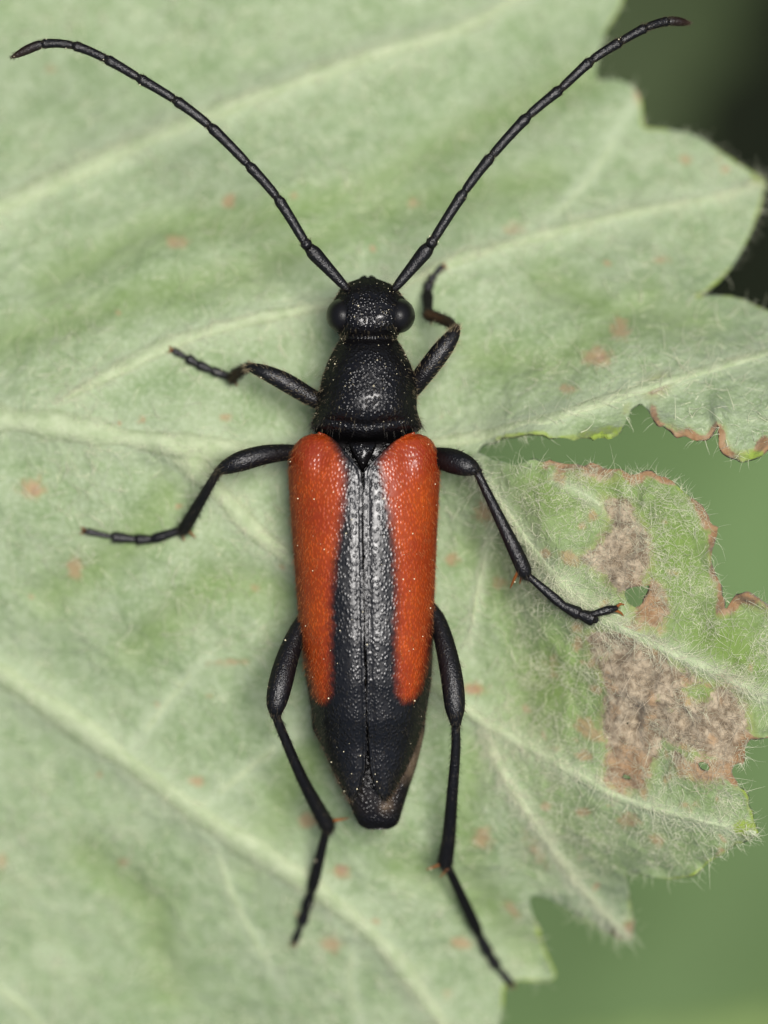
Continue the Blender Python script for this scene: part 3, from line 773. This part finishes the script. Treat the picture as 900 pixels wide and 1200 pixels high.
def elytron(tab, sgn):
    ys = np.concatenate([508.5 + 30 * np.linspace(0, 1, 36) ** 1.6, np.linspace(541, 900, 150), np.linspace(902.5, 939, 26)])
    t = itp(tab, ys); xi, xo, zt, ze = [smooth1(t[:, k], 3) for k in range(4)]
    nc = 56
    u = np.linspace(0, 1, nc)
    th = u * np.pi / 2
    X = xi[:, None] + (xo - xi)[:, None] * np.sin(th) ** 1.05
    Z = ze[:, None] + (zt - ze)[:, None] * np.cos(th) ** 0.66
    # turned-under outer margin
    un = np.array([0.2, 0.5, 1.0])
    Xu = xo[:, None] + (xi - xo)[:, None] * 0.03 * un ** 1.5 * 2; Zu = ze[:, None] - 0.22 * un * np.minimum(1, (zt - ze) / 0.8)[:, None]
    # inner wall of the suture
    Xs = np.repeat(xi[:, None], 2, 1); Zs = zt[:, None] - np.array([0.16, 0.05])[None]
    X = np.hstack([Xs, X, Xu]); Z = np.hstack([Zs, Z, Zu]); nt = X.shape[1]
    Y = np.repeat(ys[:, None], nt, 1)
    hx = 498 if sgn > 0 else 356
    q = np.abs(X - xi[:, None]); topm = np.zeros(nt); topm[2:2 + nc] = 1
    Z = Z + topm * (0.065 * blob(X, Y, hx, 545, 13, 20) - 0.04 * blob(X, Y, hx - sgn * 22, 535, 10, 16))
    Z = Z - topm * 0.06 * np.exp(-(q / 8) ** 2) * sstep(540, 570, Y) + topm * 0.05 * np.exp(-((q - 2.2) / 1.5) ** 2)
    Z = Z + topm * 0.009 * fbm(X, Y, 34, 55 + int(sgn), 2)
    # red mark
    if sgn < 0:
        bx = np.interp(Y, [505, 520, 540, 560, 600, 650, 700, 760, 830], [379, 389, 400, 404, 400, 392, 387, 386, 385]); inn = bx - X
        ox = np.interp(Y, [505, 690, 740, 790, 830], [300, 335, 350, 361, 372]); outd = X - ox
        endd = 824 - Y - 0.10 * np.abs(X - 380) 
    else:
        bx = np.interp(Y, [505, 520, 540, 560, 600, 650, 700, 760, 830], [475, 461, 447, 448, 458, 464, 466, 465, 468]); inn = X - bx
        ox = np.interp(Y, [505, 690, 740, 790, 830], [550, 513, 503, 496, 484]); outd = ox - X
        endd = 822 - Y - 0.10 * np.abs(X - 477)
    soft = 30
    R_ = 13.0
    dd = R_ - np.sqrt(np.maximum(R_ - inn, 0) ** 2 + np.maximum(R_ - outd, 0) ** 2 + np.maximum(R_ - endd, 0) ** 2)
    rm = np.clip(0.5 + dd / soft, 0, 1) * topm
    pale = np.clip(blob(X, Y, hx, 528, 30, 22) + 0.5 * sstep(20, 4, np.abs(X - xo[:, None])), 0, 1)  # where the red turns deeper: shoulder and strip along the outer edge
    V = P(X, Y, Z).reshape(-1, 3)
    F = grid_faces(len(ys), nt)
    if sgn > 0: F = F[:, ::-1]
    o = mesh_obj('wing_case', V - BO, F, M_ELY, beetle, attrs={'marks': np.stack([rm.ravel(), pale.ravel(), 0 * rm.ravel()], 1)})
    md = o.modifiers.new('thickness', 'SOLIDIFY'); md.thickness = 0.035; md.offset = -1
    n = vertex_normals(V, len(ys), nt, False); n *= np.sign(n[:, 2:3] + 1e-6)
    n2 = n.copy()
    nn = n.reshape(len(ys), nt, 3); nn[:, 2 + nc:] = np.array([sgn, 0, 0.0])
    n = nn.reshape(-1, 3)
    tm = np.repeat(topm[None], len(ys), 0).ravel() > 0
    al = np.tile(back, (len(V), 1)) + np.array([0.25 * sgn, 0, 0])
    red = rm.ravel() > 0.4
    m = tm & red; hair_src.append((V[m], n[m], al[m], 1500, 0.07, 0.0020, np.array([0.50, 0.17, 0.045]), 2.6))
    m = tm & ~red; hair_src.append((V[m], n[m], al[m], 900, 0.06, 0.0018, GOLD * 0.14, 2.6))
    ed = tm & (np.abs(X - xo[:, None]).ravel() < 4.0)
    hair_src.append((V[ed], n[ed] + np.array([sgn * .8, 0, 0]), al[ed], 420, 0.08, 0.0022, np.array([0.12, 0.07, 0.035]), 1.8))
    pollen_src.append((V[tm], n[tm], 45))
elytron(ELY_L, -1); elytron(ELY_R, 1)

# limbs
def limb(name, pts_, parent, org, mat=M_LIMB, per=8, sides=14, flat=1.0, brown=None, hairs=None, smoothz=True):
    """pts_: rows of (px x, px y, z mm, half width px)"""
    c = catmull(pts_, per)
    path = P(c[:, 0], c[:, 1], c[:, 2]); rad = np.maximum(c[:, 3], 0.5) * MM
    V, F, N, T = tube_arrays(path, rad, sides, flat)
    br = np.zeros(len(V))
    if brown:
        s = np.repeat(np.concatenate([[0] * 3, np.linspace(0, 1, len(path)), [1] * 3]), sides)
        br = np.interp(s, brown[0], brown[1])
    o = mesh_obj(name, V - org, F, mat, parent, attrs={'marks': np.stack([br] * 3, 1)})
    if hairs:
        for (cnt, ln, rd, colr, lean) in hairs: hair_src.append((V, N, T, cnt, ln, rd, colr, lean))
    pollen_src.append((V, N, max(2, int(len(V) / 260))))
    return o

def antenna(pts_, w, z, label, tip_brown):
    root = empty('antenna', (0, 0, 0), beetle)
    root.location = P(*pts_[0], z[0]) - BO
    root['label'] = label
    org = np.array(root.location) + BO
    px = np.array(pts_, float)
    zz = np.interp(np.linspace(0, 1, len(px)), np.linspace(0, 1, len(z)), z)
    full = catmull(np.column_stack([px, zz]), 12)
    for k in range(len(px) - 1):
        s0 = full[k * 12:(k + 1) * 12 + 1]
        f = np.array([0.02, .07, .2, .5, .78, .90, .965])
        s = np.stack([np.interp(f, np.linspace(0, 1, len(s0)), s0[:, c_]) for c_ in range(3)], 1)
        if k == 0: prof = np.interp(f, [0, .12, .5, .85, 1], [.45, .62, .82, 1.0, .72]) * w[k]
        elif k == len(px) - 2: prof = np.interp(f, [0, .1, .55, .85, 1], [.85, 1.08, 1.04, .7, .3]) * w[k]
        else: prof = np.array([.70, .86, .94, .98, 1.05, 1.12, .92]) * w[k]
        i0 = 1 if k else 0
        rows = np.column_stack([s, prof * 1.12])
        bro = ([0, 1], [0.0, 0.5 * tip_brown]) if k == len(px) - 2 else None
        limb('antenna_segment', rows, root, org, per=3, sides=12, brown=bro,
             hairs=[(170 if k < 5 else 220, 0.045, 0.0024, GOLD * 0.18, 1.5)])
antenna([(407, 339), (363, 291), (357, 283), (325, 232), (291, 193), (246, 148), (205, 117), (162, 91), (124, 69), (86, 53.5), (49, 52), (14, 67)],
        [8.0, 5.6, 5.3, 5.2, 5.3, 5.2, 5.1, 5.0, 4.8, 4.7, 4.7], [2.0, 2.3, 2.45, 2.5, 2.4, 2.2], 'curved black feeler reaching to the top left corner', 0.8)
antenna([(462, 339), (503, 289), (508, 281), (544, 225), (576, 183), (619, 136), (657, 104), (693, 71), (727, 49), (757, 32.5), (783, 25), (808, 27)],
        [8.0, 5.6, 5.3, 5.2, 5.3, 5.2, 5.1, 5.0, 4.8, 4.7, 4.6], [2.0, 2.2, 2.3, 2.2, 2.0, 1.6], 'curved black feeler reaching to the top right', 1.0)

def LHt(x, y, up=0.09): return float(leaf_height(float(x), float(y))) + up
FH = [(420, 0.075, 0.0024, GOLD * 0.28, 1.4)]
TH = [(620, 0.075, 0.0034, DARK * 0.6, 1.2), (110, 0.065, 0.0022, GOLD * 0.3, 1.4)]
SH = [(160, 0.06, 0.003, DARK * 2, 1.2)]

def leg(label, femur, tibia, tarsus, spurs, claws, fh=FH, tibia_brown=None, femur_brown=None, tarsus_brown=None):
    root = empty('leg', (0, 0, 0), beetle)
    root.location = P(*femur[0][:3]) - BO; org = P(*femur[0][:3]); root['label'] = label
    limb('femur', femur, root, org, hairs=fh, sides=18, per=10, brown=femur_brown)
    limb('tibia', tibia, root, org, hairs=TH, sides=16, per=10, brown=tibia_brown)
    limb('tarsus', tarsus, root, org, hairs=SH, per=6, brown=tarsus_brown)
    for s in spurs: limb('spur', s, root, org, mat=M_SPUR, per=4, sides=8)
    for s in claws: limb('claw', s, root, org, mat=M_SPUR, per=4, sides=8)

def tarsus(path, w):
    """tarsal joints: widen towards the end of each joint, then pinch"""
    rows = []
    for k in range(len(path) - 1):
        a, b = np.array(path[k], float), np.array(path[k + 1], float)
        for f, m in ((0.0, .72), (.35, .88), (.8, 1.08), (.94, .95)): rows.append((*(a + (b - a) * f), w[k] * m))
    rows.append((*path[-1], w[-1] * .6))
    return rows

# left fore leg
leg('short folded leg pointing up and left from the pronotum',
    [(382, 474, 1.55, 9), (362, 464, 1.65, 10.5), (335, 448, 1.75, 11), (312, 437, 1.75, 9), (296, 431, 1.65, 6.0), (291, 430, 1.6, 4.5)],
    [(293, 430, 1.62, 4.5), (283, 434, 1.25, 5), (276, 439, .85, 6), (272, 443, .55, 6.2)],
    tarsus([(273, 443, .5), (248, 434, LHt(248, 434, .18)), (232, 427, LHt(232, 427, .13)), (220, 420, LHt(220, 420, .10)), (202, 410, LHt(202, 410, .08))], [5.0, 5.2, 5.4, 3.6]),
    [[(274, 444, .55, 2), (278, 452, .4, .8)]], [[(202, 410, LHt(202, 410), 2), (197, 413, LHt(197, 413, .04), .8)], [(202, 410, LHt(202, 410), 2), (198, 406, LHt(198, 406, .04), .8)]],
    tibia_brown=([0, .5, 1], [.2, .7, 1]), fh=[(420, 0.08, 0.0028, GOLD * 0.8, 1.2)])
# left middle leg
leg('bent leg stretching left from beside the wing case shoulder',
    [(356, 531, 1.5, 8), (338, 530, 1.55, 9.5), (310, 533, 1.75, 11.5), (284, 540, 1.85, 12), (266, 547, 1.8, 9), (256, 552, 1.7, 5)],
    [(256, 552, 1.7, 4.5), (245, 570, 1.45, 5.2), (231, 594, 1.05, 6.4), (218, 616, .62, 7.2), (214, 622, .5, 5.5)],
    tarsus([(216, 620, .5), (178, 632, LHt(178, 632, .14)), (160, 632, LHt(160, 632, .12)), (131, 629, LHt(131, 629, .10)), (99, 622, LHt(99, 622, .08))], [5.6, 6.0, 6.0, 3.8]),
    [[(218, 619, .55, 2.2), (229, 630, .35, .7)], [(213, 622, .5, 2), (216, 634, .35, .7)]],
    [[(100, 622, LHt(100, 622), 2), (94, 626, LHt(94, 626, .03), .8)], [(100, 622, LHt(100, 622), 2), (95, 618, LHt(95, 618, .03), .8)]])
# left hind leg
leg('hind leg left of the tail with its foot far below',
    [(366, 715, 1.35, 8), (352, 735, 1.5, 10.5), (338, 768, 1.75, 13), (329, 800, 1.95, 14.2), (324, 824, 2.0, 12), (323, 837, 1.95, 7)],
    [(322, 836, 1.95, 5), (334, 866, 1.65, 5.6), (353, 910, 1.15, 6.6), (374, 950, .6, 8.6), (383, 966, .4, 9), (385, 972, .32, 6)],
    tarsus([(384, 966, .36), (365, 1045, LHt(365, 1045, .15)), (359, 1064, LHt(359, 1064, .13)), (354, 1082, LHt(354, 1082, .11)), (345, 1104, LHt(345, 1104, .08))], [6.4, 6.4, 6.4, 4.2]),
    [[(388, 962, .42, 2.4), (408, 959, .3, .7)]], [[(345, 1103, LHt(345, 1103), 2), (340, 1109, LHt(340, 1109, .03), .8)], [(345, 1103, LHt(345, 1103), 2), (347, 1111, LHt(347, 1111, .03), .8)]])
# right fore leg
leg('short folded leg raised beside the head on the right',
    [(474, 468, 1.55, 9), (486, 452, 1.65, 11), (503, 430, 1.8, 12), (519, 409, 1.85, 11.5), (530, 394, 1.8, 8.5), (535, 386, 1.7, 5)],
    [(534, 385, 1.7, 5), (524, 377, 1.3, 5.2), (512, 372, .95, 6), (502, 369, .65, 6.5)],
    tarsus([(502, 370, .55), (501, 343, LHt(501, 343, .22)), (503, 332, LHt(503, 332, .16)), (508, 323, LHt(508, 323, .12)), (519, 312, LHt(519, 312, .08))], [6.2, 5.8, 4.6, 3.8]),
    [[(502, 372, .6, 2), (506, 380, .45, .8)]], [[(519, 312, LHt(519, 312), 2), (524, 314, LHt(524, 314, .03), .8)], [(519, 312, LHt(519, 312), 2), (522, 308, LHt(522, 308, .03), .8)]],
    tibia_brown=([0, .5, 1], [.35, 1, 1]), femur_brown=([0, .8, 1], [0, 0, .4]), fh=[(520, 0.08, 0.0028, GOLD, 1.2)])
# right middle leg, foot on the raised lobe
LR = lambda x, y, u: (x, y, LHt(x, y, u))
leg('straight leg stepping down right onto the withered lobe',
    [(496, 534, 1.5, 9), (512, 536, 1.7, 12), (529, 540, 1.95, 14.5), (544, 545, 2.1, 13), (554, 549, 2.12, 9.5), (560, 552, 2.1, 5)],
    [(558, 551, 2.1, 4.6), (573, 582, 2.15, 5.6), (590, 617, 2.2, 7), (605, 648, 2.2, 8.6), (614, 668, 2.15, 8.6), (617, 675, 2.1, 5.5)],
    tarsus([(617, 673, 2.1), (660, 710, 2.08), (680, 720, 2.08), (697, 726, 2.08)], [5.4, 7.0, 8.0]),
    [[(607, 670, 2.15, 2.2), (602, 680, 2.0, 1.8), (598, 689, 1.85, .6)], [(611, 674, 2.1, 2), (609, 684, 1.95, .6)]],
    [[(721, 713, 2.12, 2.2), (727, 708, 2.06, 1.6), (732, 709, 1.98, .6)], [(721, 715, 2.12, 2.2), (727, 718, 2.05, 1.6), (731, 722, 1.97, .6)],
     ], fh=[(520, 0.06, 0.0032, DARK * 1.5, 1.1)])
lg = [o for o in beetle.children if o.name.startswith('leg')][-1]
limb('tarsus', [(686, 722, 2.12, 3.2), (698, 719, 2.16, 4), (712, 715, 2.16, 5), (721, 713, 2.12, 3.5)], lg, P(496, 534, 1.5), hairs=SH)
# right hind leg
leg('hind leg right of the tail with its foot at the leaf tip below',
    [(500, 708, 1.35, 8), (513, 728, 1.5, 10), (523, 762, 1.75, 12), (530, 798, 1.95, 13), (533, 828, 2.0, 12), (534, 846, 1.95, 7)],
    [(534, 846, 1.95, 5), (534, 880, 1.7, 5.6), (530, 930, 1.3, 6.6), (526, 980, .75, 8), (522, 1008, .42, 9), (522, 1016, .34, 6)],
    tarsus([(523, 1012, .36), (562, 1096, LHt(562, 1096, .2)), (573, 1118, LHt(573, 1118, .16)), (582, 1132, LHt(582, 1132, .12)), (600, 1154, LHt(600, 1150, .08))], [6.4, 6.2, 6.0, 4.2]),
    [[(519, 1012, .45, 2.4), (500, 1019, .3, .7)], [(524, 1018, .4, 2), (516, 1028, .25, .7)]], [[(599, 1152, LHt(599, 1150), 2), (604, 1157, LHt(600, 1150, .03), .8)], [(599, 1152, LHt(599, 1150), 2), (597, 1159, LHt(596, 1150, .03), .8)]])

# fine pubescence of the beetle, one mass of hairs
nv = 0; VV = []; FF = []; CC = []
for (p, n, t, cnt, ln, rd, colr, lean) in hair_src:
    i = rng.integers(0, len(p), cnt)
    nn = n[i] / (np.linalg.norm(n[i], axis=1)[:, None] + 1e-9)
    d = nn * 0.8 + t[i] * lean * (0.5 + 0.5 * rng.random((cnt, 1))) + rng.normal(size=(cnt, 3)) * 0.22
    root = p[i] + rng.normal(size=(cnt, 3)) * 0.008
    b = t[i] * 0.5 + rng.normal(size=(cnt, 3)) * 0.15
    V, F, k = hair_arrays(root - nn * 0.006, d, ln * (0.6 + 0.8 * rng.random(cnt)), np.full(cnt, rd), b, 2)
    VV.append(V - BO); FF.append(F + nv); nv += len(V)
    CC.append(np.repeat(np.asarray(colr)[None] * (0.7 + 0.6 * rng.random((cnt, 1))), k, 0))
bh = mesh_obj('hair', np.vstack(VV), np.vstack(FF), M_BHAIR, beetle, attrs={'tint': np.vstack(CC)})
bh['kind'] = 'stuff'

# pollen grains dusted over the beetle
t_ = (1 + 5 ** .5) / 2
ico = np.array([(-1, t_, 0), (1, t_, 0), (-1, -t_, 0), (1, -t_, 0), (0, -1, t_), (0, 1, t_), (0, -1, -t_), (0, 1, -t_), (t_, 0, -1), (t_, 0, 1), (-t_, 0, -1), (-t_, 0, 1)]); ico /= np.linalg.norm(ico[0])
icf = np.array([(0, 11, 5), (0, 5, 1), (0, 1, 7), (0, 7, 10), (0, 10, 11), (1, 5, 9), (5, 11, 4), (11, 10, 2), (10, 7, 6), (7, 1, 8), (3, 9, 4), (3, 4, 2), (3, 2, 6), (3, 6, 8), (3, 8, 9), (4, 9, 5), (2, 4, 11), (6, 2, 10), (8, 6, 7), (9, 8, 1)])
VV = []; FF = []; nv = 0
for p, n, cnt in pollen_src:
    i = rng.integers(0, len(p), cnt)
    for k in i:
        rr = 0.0055 + 0.010 * rng.random() ** 4
        VV.append(p[k] + n[k] * rr * 0.7 + rng.normal(size=3) * 0.004 + ico * rr); FF.append(icf + nv); nv += 12
po = mesh_obj('pollen', np.vstack(VV), np.vstack(FF), M_POLLEN, None)
tag(po, 'pale yellow pollen grains dusted over the black beetle', kind='stuff')
